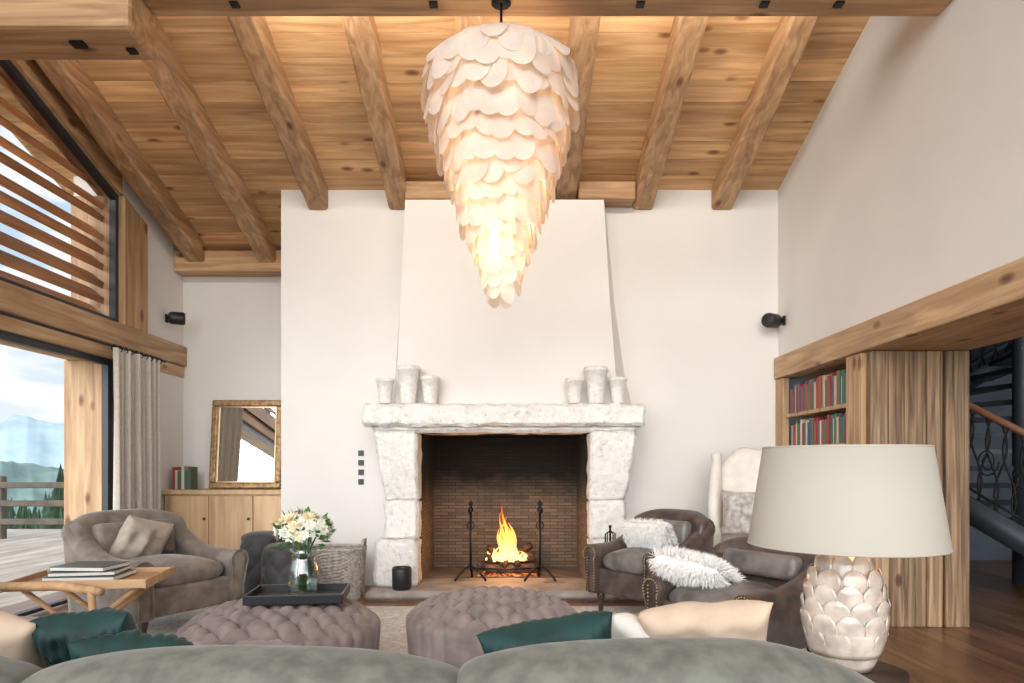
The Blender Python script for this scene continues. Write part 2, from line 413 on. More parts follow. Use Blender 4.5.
boxes('bolt_plates',[(-2.63,-2.55,4.05,4.11,3.705,3.725),(-3.2,-3.12,3.905,3.925,3.82,3.88),(-2.33,-2.28,4.12,4.17,3.705,3.725),
   (-.5,-.45,4.1,4.15,3.975,3.99),(.75,.8,4.1,4.15,3.975,3.99),(1.5,1.55,4.1,4.15,3.975,3.99),(-1.7,-1.65,4.1,4.15,3.975,3.99),(1.95,2.0,4.1,4.15,3.975,3.99)],M['iron'],tb)
def hz(x0,x1,y0,y1,z0,zoff=0):
    return [(x0,y0,z0),(x1,y0,z0),(x1,y1,z0),(x0,y1,z0),(x0,y0,cz(y0)+zoff),(x1,y0,cz(y0)+zoff),(x1,y1,cz(y1)+zoff),(x0,y1,cz(y1)+zoff)]
prisms('wall_back_left',[hz(-2.3,-.9,6.8,7.0,0)],M['plaster'])
prisms('wall_back_right',[hz(.75,2.65,6.8,7.0,0)],M['plaster'])
prisms('wall_back_upper',[hz(-.9,.75,6.8,7.0,1.6)],M['plaster'])
prisms('wall_recess_side',[hz(-2.3,-2.2,7.0,7.85,0)],M['plaster'])
prisms('wall_recess_back',[hz(XL-.45,-2.2,7.85,8.0,0)],M['plaster'])
prisms('wall_left',[hz(-4.25,XL,6.62,7.85,0)],M['plaster'])
prisms('wall_right',[hz(2.65,3.4,-2,6.8,2.265)],M['plaster'])
prisms('wall_right_lower',[B(2.96,3.38,5.16,6.8,0,2.046)],M['plaster'])
def sec(z,xl,xr,xlb,xrb,yf): return [(xl,yf,z),(xr,yf,z),(xrb,6.8,z),(xlb,6.8,z)]
loft('chimney_hood',[sec(1.76,-1.10,1.0,-1.22,1.20,6.42),sec(2.1,-1.085,.975,-1.16,1.12,6.44),sec(2.8,-1.06,.93,-1.10,1.02,6.50),sec(3.757,-1.03,.885,-1.05,.93,6.58)],M['plaster'],smooth=False)
prisms('trim_post_left',[hz(-4.27,XL+.04,6.60,7.02,2.553,-.2)],M['beamz'],bevel=.012)
boxes('trim_header_left',[(-4.25,XL+.05,-2,7.84,2.33,2.553),(-4.25,XL+.02,-2,7.84,2.2,2.325)],M['beamy'],bevel=.012)
boxes('trim_jamb_left',[(-4.27,-3.84,6.5,6.619,.02,2.2)],M['beamz'],bevel=.01)
w1=empty('window_1')
yy0,yy1=.4,6.59
zt=lambda y: cz(y)-.27
prisms('frame',[B(-3.86,-3.80,yy0,yy1,2.553,2.60),B(-3.86,-3.80,yy1-.05,yy1,2.6,zt(yy1)),
  [(-3.86,yy0,zt(yy0)),(-3.80,yy0,zt(yy0)),(-3.80,yy1,zt(yy1)),(-3.86,yy1,zt(yy1)),(-3.86,yy0,zt(yy0)+.06),(-3.80,yy0,zt(yy0)+.06),(-3.80,yy1,zt(yy1)+.06),(-3.86,yy1,zt(yy1)+.06)]],M['blackframe'],w1)
mk('pane',[(-3.83,yy0,2.6),(-3.83,yy1,2.6),(-3.83,yy1,zt(yy1)),(-3.83,yy0,zt(yy0))],[(0,1,2,3)],M['glass'],parent=w1)
prisms('trim_verge_left',[[(-4.0,-2,cz(-2)-.21),(XL+.02,-2,cz(-2)-.21),(XL+.02,6.59,cz(6.59)-.21),(-4.0,6.59,cz(6.59)-.21),(-4.0,-2,cz(-2)),(XL+.02,-2,cz(-2)),(XL+.02,6.59,cz(6.59)),(-4.0,6.59,cz(6.59))]],M['raft'])
# louvres outside in the reveal
lv=[]
z=2.59
while z<6:
    ye=min(6.59,6.8-(z+.16-3.94+.0)/.329)
    if ye>0:
        j=random.uniform(-.014,.014); j2=random.uniform(-.022,.022)
        lv.append([(-4.09,-1,z+.105+j),(-3.95,-1,z+j),(-3.95,ye,z+j2),(-4.09,ye,z+.105+j2),(-4.08,-1,z+.165+j),(-3.94,-1,z+.06+j),(-3.94,ye,z+.06+j2),(-4.08,ye,z+.165+j2)])
    z+=.155
prisms('window_louvre_slats',lv,M['slat'])
prisms('trim_louvre_post',[hz(-4.20,-4.12,3.9,4.02,2.56,-.1),hz(-4.20,-4.12,5.3,5.40,2.56,-.1),hz(-4.20,-4.12,2.3,2.42,2.56,-.1)],M['slat'])
w2=empty('door_1')
boxes('frame',[(-3.86,-3.80,6.42,6.5,.02,2.2),(-3.86,-3.80,2.6,6.42,2.14,2.2),(-3.86,-3.80,2.6,6.42,.02,.05),(-3.86,-3.80,2.6,2.66,.05,2.14)],M['blackframe'],w2)
mk('pane',[(-3.83,2.66,.05),(-3.83,6.42,.05),(-3.83,6.42,2.14),(-3.83,2.66,2.14)],[(0,1,2,3)],M['glass'],parent=w2)
prisms('wall_left_front',[B(-4.25,XL,-2,-1,0,2.2)],M['plaster'])
fl=[]
x=-4.3
while x<7.5:
    yy=-3+random.random()*-1.5
    while yy<9:
        l=random.uniform(1.2,2.2); fl.append((x,x+.158,yy,min(9.2,yy+l)-.003,-.06,0)); yy+=l
    x+=.16
boxes('floor',fl,M['floor'])
rg=rbox('rug',(-.5,4.0,.006),(4.9,3.5,.010),M['rug'],.004)
# ---------------------------------------------------------------- right: lintel, bookcase, panels
boxes('trim_lintel_right',[(2.60,3.4,-2,6.79,2.05,2.263)],M['beamy'],bevel=.012)
bc=empty('bookcase')
sh=[(2.62,2.68,6.6,6.79,0,2.045),(2.62,2.95,5.12,5.36,0,2.045),(2.93,2.949,5.36,6.6,0,2.045)]
for zz in (.36,.71,1.03,1.34,1.655): sh.append((2.64,2.93,5.36,6.6,zz,zz+.035))
boxes('carcass',sh,M['beamz'],bc,bevel=.006)
def bookrow(y0,y1,zb,hmin,hmax,xf,bs,dep=.2):
    y=y0
    while y<y1-.03:
        t=random.uniform(.018,.045); h=random.uniform(hmin,hmax); o=random.uniform(0,.015)
        bs.append((xf+o,xf+dep,y+.001,y+t-.001,zb,zb+h)); y+=t
bs=[]
bookrow(5.40,6.56,1.69,.23,.29,2.665,bs); bookrow(5.4,6.56,1.375,.2,.25,2.665,bs); bookrow(5.4,6.56,1.065,.2,.25,2.665,bs); bookrow(5.4,6.56,.745,.2,.28,2.665,bs)
boxes('books',bs,M['books'],bc,bevel=.003)
pl=[]
x=2.651
for w in (.14,.12,.16,.12): 
    pl.append((x,x+w-.004,5.05+random.uniform(-.01,.008),5.115,0,2.045)); x+=w
boxes('wall_barn_panel',pl,M['barn'],bevel=.006)
boxes('trim_barn_post',[(3.2,3.375,5.03,5.158,0,2.046)],M['barn'],bevel=.01)
boxes('wall_hall_back',[(3.4,7.6,8.6,8.75,0,5.0)],M['hallwall'])
boxes('wall_hall_right',[(7.4,7.6,-2,8.6,0,5.0)],M['hallwall'])
boxes('wall_hall_inner',[(3.4,3.45,5.16,8.6,0,5.0)],M['hallwall'])
boxes('ceiling_hall',[(3.4,7.6,-2,8.75,5.0,5.1)],M['hallwall'])
st=empty('spiral_staircase',(5.15,6.9,0))
NS=20; R=1.0
rail=[];midr=[]
v=[];f=[]
DA=-.27
A0=4.75
strv=[]
for i in range(NS):
    a0=A0+i*DA; a1=a0+DA*1.08; zt_=.17*(i+1)
    b=len(v)
    for zz in (zt_-.05,zt_):
        v+=[(.08*math.cos(a0),.08*math.sin(a0),zz),(R*math.cos(a0),R*math.sin(a0),zz),(R*math.cos(a1),R*math.sin(a1),zz),(.08*math.cos(a1),.08*math.sin(a1),zz)]
    f+=[tuple(b+q for q in t) for t in BF]
    for h in (0,.25,.5,.75):
        a=a0+DA*h; zz=zt_+.17*h
        rail.append((R*.97*math.cos(a),R*.97*math.sin(a),zz+.90)); midr.append((R*.97*math.cos(a),R*.97*math.sin(a),zz+.12))
        strv.append([(r_*math.cos(a),r_*math.sin(a),z_) for r_,z_ in ((R-.02,zz-.20),(R+.02,zz-.20),(R+.02,zz+.06),(R-.02,zz+.06))])
mk('steps',v,f,M['stair'],parent=st)
loft('stringer',strv,M['stair'],st)
tube('handrail',rail,.034,M['handrail'],st,10); tube('lower_rail',midr,.012,M['iron'],st)
lathe('column',[(0,0),(.08,0),(.08,4.4),(0,4.4)],M['stair'],seg=16,parent=st)
nb=0
for i in range(NS):
    for q in (.1,.35,.6,.85):
        a=A0+(i+q)*DA; z0=.17*(i+1)+.17*q
        pts=[]
        for s_ in range(13):
            t=s_/12; da=.05*math.sin(t*2*pi)*(1 if nb%2 else -1)
            pts.append((R*.97*math.cos(a+da),R*.97*math.sin(a+da),z0+.9*t))
        tube('baluster_%d'%nb,pts,.009,M['iron'],st,5); nb+=1
    a0=A0+(i+.5)*DA; z0=.17*(i+1)+.55; cpt=[]
    for q in range(26):
        t=q/25*4*pi; r=.02+.075*q/25
        cpt.append((R*.97*math.cos(a0+r*math.cos(t)),R*.97*math.sin(a0+r*math.cos(t)),z0+r*1.5*math.sin(t)))
    tube('scroll_%d'%i,cpt,.007,M['iron'],st,5)
# ---------------------------------------------------------------- fireplace
fp=empty('fireplace')
def rough(name,b,mat,parent,amp=.012,n=.05,sc=6,warp=None):
    x0,x1,y0,y1,z0,z1=b
    bm=bmesh.new(); bmesh.ops.create_cube(bm,size=1)
    c=((x0+x1)/2,(y0+y1)/2,(z0+z1)/2); s=(x1-x0,y1-y0,z1-z0)
    for v in bm.verts: v.co=Vector((c[0]+v.co.x*s[0],c[1]+v.co.y*s[1],c[2]+v.co.z*s[2]))
    bmesh.ops.bevel(bm,geom=list(bm.edges),offset=.018,segments=2,affect='EDGES')
    for ax in range(3):
        k=max(1,int(s[ax]/n))
        for i in range(1,k):
            co=[0,0,0]; co[ax]=(x0,y0,z0)[ax]+s[ax]*i/k; no=[0,0,0]; no[ax]=1
            bmesh.ops.bisect_plane(bm,geom=bm.verts[:]+bm.edges[:]+bm.faces[:],plane_co=co,plane_no=no)
    for v in bm.verts:
        if warp: v.co=warp(v.co.copy())
        p=v.co*sc
        v.co+=Vector((noise.noise(p),noise.noise(p+Vector((7,3,1))),noise.noise(p+Vector((1,9,4)))))*amp
    me=bpy.data.meshes.new(name); bm.to_mesh(me); bm.free(); me.materials.append(mat)
    for p in me.polygons: p.use_smooth=True
    o=bpy.data.objects.new(name,me); C.objects.link(o); o.parent=parent; return o
rough('mantel_shelf',(-1.36,1.215,6.18,6.79,1.555,1.755),M['stone'],fp,.024,.035,12)
rough('lintel_course',(-1.29,1.15,6.28,6.79,1.50,1.57),M['stone'],fp,.01,.06)
for nm,xo,xi in (('leg_left',-1.26,-.87),('leg_right',1.14,.72)):
    a,b_=min(xo,xi),max(xo,xi)
    def warp(p,xo=xo,xi=xi):
        t=(p.z-.86)/.66
        t=max(0,min(1,t)); k=(1-t)**1.6
        fx=(p.x-xi)/(xo-xi)
        p.x=xi+(xo-xi)*fx*(1-.22*k*(1 if p.z>.86 else 0))
        if p.y<6.5: p.y+= .14*k
        return p
    rough(nm+'_corbel',(a,b_,6.22,6.79,.86,1.51),M['stone'],fp,.014,.04,10,warp)
    rough(nm+'_neck',(min(xi,xi+(xo-xi)*.82),max(xi,xi+(xo-xi)*.82),6.34,6.79,.50,.87),M['stone'],fp,.015,.04,10)
    rough(nm+'_base',(a,b_,6.24,6.79,.08,.51),M['stone'],fp,.016,.04,10)
rough('hearth_slab',(-1.3,1.25,6.02,6.799,.0,.08),M['hearth'],fp,.005,.08)
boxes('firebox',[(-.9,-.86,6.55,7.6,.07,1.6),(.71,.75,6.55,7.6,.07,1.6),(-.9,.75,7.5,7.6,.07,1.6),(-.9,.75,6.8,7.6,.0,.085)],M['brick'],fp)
boxes('firebox_throat',[(-.9,.75,6.5,7.6,1.5,1.6)],M['iron'],fp)
for i,xx in enumerate((-.40,.27)):
    an=empty('andiron',(xx,6.62,.085))
    tube('post',[(0,0,.1),(0,0,.35),(0,0,.66)],.013,M['iron'],an)
    lathe('finial',[(0,.64),(.02,.645),(.03,.67),(.022,.70),(.012,.71),(.02,.73),(.022,.75),(0,.775)],M['iron'],seg=14,parent=an)
    tube('ring',[(.035*math.cos(t*pi/8),-.012,.53+.035*math.sin(t*pi/8)) for t in range(16)],.006,M['iron'],an,closed=True)
    tube('feet',[(-.15,-.06,.0),(-.13,-.05,.03),(-.06,-.02,.11),(0,0,.14),(.06,-.02,.11),(.13,-.05,.03),(.15,-.06,0)],.011,M['iron'],an)
    tube('bar',[(0,0,.10),(0,.15,.08),(0,.19,.0)],.012,M['iron'],an)
tube('andiron_crossbar',[(-.40,6.61,.20),(-.06,6.60,.19),(.27,6.61,.20)],.009,M['iron'],fp)
lg=empty('firewood',(-.05,7.05,.085))
def log(nm,p0,p1,r):
    P0,P1=Vector(p0),Vector(p1)
    tube(nm,[P0+(P1-P0)*i/8+Vector((0,0,.008*noise.noise(Vector((i,r*99,0))))) for i in range(9)],[r*(1+.12*noise.noise(Vector((i*.9,r*50,1)))) for i in range(9)],M['log'],lg,12)
log('log_1',(-.30,.05,.06),(.32,.1,.06),.055); log('log_2',(-.22,-.12,.06),(.30,-.1,.06),.05); log('log_3',(-.20,-.05,.15),(.28,.04,.16),.05); log('log_4',(-.05,-.16,.10),(.24,.12,.27),.04); log('log_5',(.12,-.17,.12),(-.2,.1,.25),.032)
v=[];f=[]
n_=30
for i in range(n_+1):
    for j in range(n_+1):
        a=-1+2*i/n_; b=-1+2*j/n_; e=max(0,1-a*a)*max(0,1-b*b)
        v.append((a*.30,-.02+b*.2,.002+e*(.03+.03*noise.noise(Vector((a*8,b*6,0))))))
for i in range(n_):
    for j in range(n_): k=i*(n_+1)+j; f.append((k,k+1,k+n_+2,k+n_+1))
mk('ember_bed',v,f,M['ember'],True,lg)
fm=empty('fire_flames',(-.06,6.97,.22))
def flame(nm,x,y,h,r,ph):
    secs=[]
    for i in range(19):
        t=i/18; rr=r*(math.sin(pi*min(1,(t*.75+.2)))**1.1)*(1-t)**.6+.001
        rr*=1+.18*math.sin(t*13+ph*2)
        cx=x*(1-.25*t)+.04*math.sin(t*6+ph)*t; cy=y+.02*math.cos(t*4+ph)*t
        secs.append([(cx+rr*math.cos(q*pi/6),cy+rr*.5*math.sin(q*pi/6),t*h) for q in range(12)])
    loft(nm,secs,M['flame'],fm,cap=False)
rfl=random.Random(12)
for i in range(24):
    x=rfl.gauss(.01,.09); x=max(-.2,min(.2,x)); hh_=max(.10,.60*math.exp(-(x/.12)**2)*rfl.uniform(.5,1.0))
    flame('tongue_%d'%i,x,rfl.uniform(-.09,.07),hh_,rfl.uniform(.026,.052),rfl.uniform(0,6.3))
def plight(name,loc,e,col,r=.05,kind='POINT'):
    l=bpy.data.lights.new(name,kind); l.energy=e; l.color=col; l.shadow_soft_size=r
    o=bpy.data.objects.new(name,l); C.objects.link(o); o.location=loc; return o
plight('fire_light',(-.05,6.80,.50),13,(1,.48,.18),.10)
def vase(x,y,h,r,nm):
    seg=40;prof=[(0,0),(r*.62,0),(r*.66,.01),(r*.80,h*.45),(r*.95,h*.86),(r*1.05,h*.88),(r*1.06,h*.93),(r*1.0,h),(r*.88,h*.985),(r*.6,h*.1),(0,h*.08)]
    lathe(nm,prof,M['ceramic'],(x,y,1.765),seg)
for x,h,r in ((-1.17,.23,.083),(-.955,.345,.108),(-.755,.25,.088),(.575,.23,.083),(.775,.335,.108),(.975,.24,.083)):
    vase(x,6.30,h,r,'mantel_vase')
ln=empty('hearth_lantern',(-.99,6.13,.085))
lathe('glass_cup',[(0,0),(.075,0),(.085,.02),(.088,.18),(.08,.2),(.074,.19),(.072,.03),(0,.025)],M['black'],parent=ln)
lathe('candle',[(0,.026),(.04,.026),(.04,.14),(0,.14)],M['wax'],parent=ln,seg=16)
tl=empty('fireside_tools',(.88,6.12,.085))
lathe('stand',[(0,0),(.08,0),(.08,.015),(.010,.02),(.010,.55),(.016,.57),(0,.58)],M['iron'],parent=tl,seg=16)
for i in range(4):
    a=i*pi/2+.4; tube('tool_%d'%i,[(.01*math.cos(a),.01*math.sin(a),.52),(.05*math.cos(a),.05*math.sin(a),.50),(.05*math.cos(a),.05*math.sin(a),.08)],.006,M['iron'],tl,6)
boxes('wall_switch_plate',[(-1.53,-1.475,6.787,6.799,z,z+.055) for z in (1.29,1.195,1.10,1.005)],M['black'],bevel=.002)
def speaker(x,y,z,rz):
    s=empty('wall_speaker',(x,y,z),rz)
    lathe('body',[(0,-.09),(.05,-.09),(.068,-.06),(.07,.05),(.062,.075),(.05,.07),(0,.06)],M['black'],parent=s,rot=(pi/2,0,0.5),seg=24)
    tube('bracket',[(0,.04,0),(0,.08,0),(0,.11,.0)],.012,M['iron'],s)
    rbox('mount',(0,.115,0),(.05,.02,.09),M['iron'],.005,s)
speaker(XL+.13,7.45,2.80,pi/2); speaker(XR-.13,6.62,2.60,-pi/2)
# ---------------------------------------------------------------- chandelier
ch=empty('petal_chandelier',(-.065,4.1,0))
prof=[(2.14,.012),(2.19,.04),(2.31,.085),(2.43,.125),(2.61,.195),(2.79,.265),(2.97,.325),(3.15,.385),(3.30,.43),(3.45,.445),(3.55,.42),(3.63,.35),(3.69,.24)]
def pr(z):
    if z<=prof[0][0]: return prof[0][1]
    for (a,b),(c,d) in zip(prof,prof[1:]):
        if a<=z<=c: return b+(d-b)*(z-a)/(c-a)
    return prof[-1][1]
parts=[]
z=2.17; row=0
rc=random.Random(3)
while z<3.50:
    g=min(1,(z-2.1)/.8)
    L=.22+.12*g; Wd=.085+.070*g
    r=pr(z+.05)
    n=max(4,int(round(2*pi*r/(Wd*.62))))
    for i in range(n):
        a=2*pi*(i+.5*(row%2))/n+rc.uniform(-.06,.06)
        zj=z+rc.uniform(-.045,.035)*(.4+.6*g); tilt=rc.uniform(0,.022); yaw=rc.uniform(-.25,.25)
        Lz=min(L,3.70-zj)
        v=[];f=[];nu=6
        tb_=Wd*.62/Lz
        ts=[tb_*(1-math.cos(q*pi/2/6)) for q in range(7)]+[tb_+(1-tb_)*q/4 for q in range(1,5)]
        for t in ts:
            if t<tb_-1e-6: ww=Wd/2*math.sqrt(max(0,1-((tb_-t)/tb_)**2))
            else: ww=Wd/2*(1-.15*(t-tb_)/(1-tb_))
            zz=zj+t*Lz
            for p in range(nu+1):
                u=-1+2*p/nu; xx=u*ww
                base=r if z<3.1 else min(r,pr(zz)+.012)
                rad=base+.020+tilt*(1-t)-.045*t+(.035*t if z<3.1 else 0)-xx*xx*1.0+xx*yaw
                ca,sa=math.cos(a),math.sin(a)
                v.append((rad*ca-xx*sa,rad*sa+xx*ca,zz))
        for q in range(len(ts)-1):
            for p in range(nu):
                k0=q*(nu+1)+p; f.append((k0,k0+1,k0+nu+2,k0+nu+1))
        parts.append((v,f))
    z+=.075+.035*g; row+=1
multi('petals',parts,M['alab'],ch)
tube('chain',[(0,0,3.55),(0,0,3.985)],.008,M['iron'],ch)
lathe('canopy',[(0,3.97),(.06,3.97),(.05,3.986),(0,3.986)],M['iron'],parent=ch,seg=20)
for zz,rr in ((3.67,.22),(3.3,.33),(2.9,.20),(2.55,.09)):
    tube('frame_ring_%d'%int(zz*100),[(rr*math.cos(t*pi/16),rr*math.sin(t*pi/16),zz) for t in range(32)],.005,M['iron'],ch,6,True)
for a in range(4):
    tube('frame_spoke_%d'%a,[(0,0,3.72),(.22*math.cos(a*pi/2),.22*math.sin(a*pi/2),3.67)],.005,M['iron'],ch,6)
for i,(zz,e) in enumerate(((2.42,.9),(2.64,4.8),(2.90,5.0),(3.18,3.2),(3.42,3.0))):
    b=plight('bulb_%d'%i,(0,0,zz),e,(1,.85,.67),.03); b.parent=ch
# ---------------------------------------------------------------- cabinet, mirror, books
cb_=empty('sideboard',(0,0,0))
boxes('body',[(-3.76,-2.31,7.39,7.84,.0,.88)],M['oak'],cb_,bevel=.004)
boxes('top',[(-3.77,-2.305,7.35,7.845,.88,.93)],M['oak'],cb_,bevel=.006)
dr=[];kn=[]
for i in range(3):
    x0=-3.75+i*.478; dr.append((x0+.008,x0+.47,7.37,7.389,.06,.865)); kn.append(sphere_part((x0+.43,7.355,.62),.016,0,5))
boxes('doors',dr,M['oak'],cb_,bevel=.003); multi('knobs',kn,M['brasskn'],cb_)
mi=empty('gilt_mirror',(-2.98,7.62,.935),rot=(-.10,0,0))
w_,h_=.80,1.0
boxes('frame',[(-w_/2,w_/2,-.03,.02,0,.07),(-w_/2,w_/2,-.03,.02,h_-.07,h_),(-w_/2,-w_/2+.07,-.03,.02,.07,h_-.07),(w_/2-.07,w_/2,-.03,.02,.07,h_-.07)],M['gold'],mi,bevel=.015)
boxes('inner_bead',[(-w_/2+.07,w_/2-.07,-.012,.0,.07,.082),(-w_/2+.07,w_/2-.07,-.012,.0,h_-.082,h_-.07),(-w_/2+.07,-w_/2+.082,-.012,.0,.08,h_-.08),(w_/2-.082,w_/2-.07,-.012,.0,.08,h_-.08)],M['nail'],mi)
mk('glass',[(-w_/2+.06,0.002,.06),(w_/2-.06,0.002,.06),(w_/2-.06,0.002,h_-.06),(-w_/2+.06,0.002,h_-.06)],[(0,1,2,3)],M['mirror'],parent=mi)
bs=[];x=-3.72
for i in range(6):
    t=random.uniform(.025,.045); bs.append((x,x+t-.002,7.48,7.64,.932,.932+random.uniform(.19,.27))); x+=t
boxes('book_stack',bs,M['books'])
cu=empty('curtain')
v=[];f=[];nu,nv=140,14
for j in range(nv+1):
    t=j/nv; z=.01+2.27*(1-t)
    for i in range(nu+1):
        u=i/nu; y=6.26+.84*u
        amp=.035+.02*t
        x=-3.66+amp*math.sin(u*2*pi*9+.4*math.sin(t*2))+.01*math.sin(u*31)
        v.append((x,y+.01*math.sin(t*3+u*9),z))
for j in range(nv):
    for i in range(nu):
        k0=j*(nu+1)+i; f.append((k0,k0+1,k0+nu+2,k0+nu+1))
mk('drape',v,f,M['curtain'],True,cu)
tube('rail',[(-3.66,.5,2.29),(-3.66,7.2,2.29)],.012,M['iron'],cu)
for i in range(10): tube('curtain_ring_%d'%i,[(-3.66+.025*math.cos(q*pi/6),6.28+.09*i,2.28+.028*math.sin(q*pi/6)) for q in range(12)],.005,M['iron'],cu,5,True)
# ---------------------------------------------------------------- outside
boxes('terrace_floor',[(-10.2+i*.15,-10.2+i*.15+.143,-4,13,-.08,-.02) for i in range(40)],M['deck'])
fn=empty('terrace_fence')
fb=[]
for x in [-10.0+i*1.55 for i in range(4)]: fb.append((x-.07,x+.07,11.2,11.34,-.05,1.02))
for yy in [9.6,8.0,6.4,4.8,3.2,1.6]: fb.append((-10.07,-9.93,yy,yy+.14,-.05,1.02))
boxes('posts',fb,M['fence'],fn,bevel=.02)
boxes('rails',[(-10.1,-5.2,11.16,11.24,z,z+.10) for z in (.22,.52,.82)]+[(-10.12,-10.04,1,11.3,z,z+.10) for z in (.22,.52,.82)],M['fence'],fn,bevel=.02)
def pine(parts,x,y,z,h,r,lay=9,rs=14):
    vv=[];ff=[]
    for l in range(lay):
        t=l/lay; zb=z+h*(.08+.86*t); zt=zb+h*.26*(1-t*.5); rr=r*(1-t)**.9+.02
        b=len(vv); off=random.random()*6
        for i in range(rs):
            a=2*pi*i/rs+off; k=1 if i%2 else .55
            vv.append((x+rr*k*math.cos(a)*random.uniform(.85,1.1),y+rr*k*math.sin(a),zb-rr*.18*k))
        vv.append((x,y,zt))
        for i in range(rs): ff.append((b+i,b+(i+1)%rs,b+rs))
    parts.append((vv,ff))
pp=[]; pine(pp,-12.3,18.6,-2.0,3.2,.85,15,22); pine(pp,-13.9,19.5,-2.6,2.6,.7,12,18)
multi('pine_tree',pp,M['pine'],smooth=False)
pp=[]
for i in range(620):
    d=random.uniform(38,120); a=random.uniform(-1.35,-.35)
    y_=d; x_=d*math.tan(a) if a>-1.2 else -d*2.4*random.random()
    if x_>-18: continue
    base=-9-.05*d
    pine(pp,x_,y_,base,random.uniform(5.5,9)+d*.03,random.uniform(1.4,2.2),7,10)
multi('pine_forest',pp,M['pine'],smooth=False)
def terrain(name,r0,r1,zb,hf,mat,a0=-1.7,a1=.0,na=900,nr=36):
    v=[];f=[]
    for i in range(na+1):
        a=a0+(a1-a0)*i/na
        for j in range(nr+1):
            t=j/nr; r=r0+(r1-r0)*t
            v.append((r*math.sin(a),r*math.cos(a),zb+hf(a,t)))
    for i in range(na):
        for j in range(nr):
            k=i*(nr+1)+j; f.append((k,k+1,k+nr+2,k+nr+1))
    return mk(name,v,f,mat,True)
fb_=lambda a,s,o,n=6: sum(noise.noise(Vector((a*s*2**k,o+k*2.2,k*3.1)))/2.3**k for k in range(n))
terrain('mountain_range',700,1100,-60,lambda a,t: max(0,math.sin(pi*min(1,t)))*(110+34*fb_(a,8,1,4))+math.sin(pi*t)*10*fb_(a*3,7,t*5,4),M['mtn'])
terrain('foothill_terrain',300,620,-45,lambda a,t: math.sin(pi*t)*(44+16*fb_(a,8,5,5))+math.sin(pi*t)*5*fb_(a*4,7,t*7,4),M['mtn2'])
terrain('meadow_ground',10,320,-3.0,lambda a,t: -45*min(1,t*2.2)**.9,M['meadow'],-3.1,1.2,160,14)
# ---------------------------------------------------------------- furniture
def legs(root,pts,h,mat,r0=.028,r1=.016):
    for i,(x,y) in enumerate(pts):
        lathe('leg_%d'%(i+1),[(0,0),(r1,0),(r1*1.2,h*.1),(r0*.8,h*.5),(r0*1.2,h*.75),(r0,h),(0,h)],mat,(x,y,0),14,root)
def armchair(name,loc,rz,W,D,H,aH,mat,seatmat=None,nails=False,sc=1.0,wave=.0,roll=.085,backroll=.06,sweep=1.5,seatz=.42):
    root=empty(name,loc,rz,s=sc); seatmat=seatmat or mat
    rbox('base',(0,-.01,.26),(W-.12,D-.14,.2),mat,.03,root)
    rbox('seat_cushion',(0,-.07,seatz),(W-.28,D-.24,.17),seatmat,.06,root,puff=.03)
    for s in (-1,1):
        secs=[]; n=18
        for i in range(n+1):
            t=i/n; y=D/2-.12-(D-.16)*t
            h=aH+(H-.05-aH)*max(0,(1-t*sweep))**2
            rr=roll*(1-.1*t)
            xc=s*(W/2-.09); out=[]
            out.append((xc-s*.05,y,.16))
            for q in range(11):
                ang=math.radians(215-250*q/10)
                out.append((xc+s*(.02+rr*math.cos(ang)),y,h-rr+rr*math.sin(ang)))
            out.append((xc+s*.055,y,.16))
            secs.append(out)
        loft('arm_%s'%('r' if s>0 else 'l'),capsecs(secs,.02,1),mat,root)
        yf=-D/2+.018; xc=s*(W/2-.09); rr=roll*.9
        pp_=[(xc-s*.048,yf,.17),(xc-s*.048,yf,.3)]+[(xc+s*(.02+rr*math.cos(math.radians(215-250*q/12))),yf,aH-rr-.005+rr*math.sin(math.radians(215-250*q/12))) for q in range(13)]+[(xc+s*.052,yf,.3),(xc+s*.052,yf,.17)]
        tube('piping_%s'%('r' if s>0 else 'l'),pp_,.006,mat,root,6)
        if nails:
            pts=[]; rr=roll*.9-.012
            for q in range(16):
                ang=math.radians(215-250*q/15); pts.append(sphere_part((xc+s*(.02+rr*math.cos(ang)),yf-.004,aH-rr-.014+rr*math.sin(ang)),.006,0,3))
            for q in range(12):
                z=.19+q*.023
                pts.append(sphere_part((xc-s*.036,yf-.004,z),.006,0,3)); pts.append(sphere_part((xc+s*.041,yf-.004,z),.006,0,3))
            multi('nailheads_%s'%('r' if s>0 else 'l'),pts,M['nail'],root)
    secs=[]; n=18
    for i in range(n+1):
        u=-1+2*i/n; x=u*(W/2-.05)
        h=H-.06*abs(u)**4+wave*math.cos(u*pi)*.5
        yb=D/2-.20; tl_=.10
        yo=-.10*abs(u)**3
        out=[(x,yb+yo-.04,.2),(x,yb+yo-.03,.45),(x,yb+yo+.02,h-.16)]
        for q in range(9):
            ang=math.radians(180-200*q/8)
            out.append((x,yb+yo+tl_+backroll*.9+(backroll+.02)*math.cos(ang)-.02,h-backroll-.01+(backroll+.01)*math.sin(ang)))
        out+=[(x,yb+yo+.16,h-.22),(x,yb+yo+.12,.2)]
        secs.append(out)
    loft('back',capsecs(secs,.03,0),mat,root)
    rbox('back_pad',(0,D/2-.235,(H+.46)/2-.02),(W-.30,.11,H-.58),seatmat,.04,root,rot=(-.12,0,0),puff=.0)
    legs(root,[(W/2-.12,-D/2+.1),(-W/2+.12,-D/2+.1),(W/2-.14,D/2-.14),(-W/2+.14,D/2-.14)],.18,M['leg'])
    return root
c1=armchair('velvet_armchair',(-2.60,4.97,.013),math.radians(62),.90,.92,.85,.56,M['chairL'],sc=1.0,backroll=.075,sweep=1.45)
pillow('seat_pillow',.38,.36,.15,M['beige'],(-.04,.10,.63),(.40,.25,.05),c1,sd=3)
c2=armchair('leather_armchair',(1.12,5.48,.013),math.radians(-52),.78,.80,.82,.55,M['leather'],M['leatherL'],True,sweep=1.35)
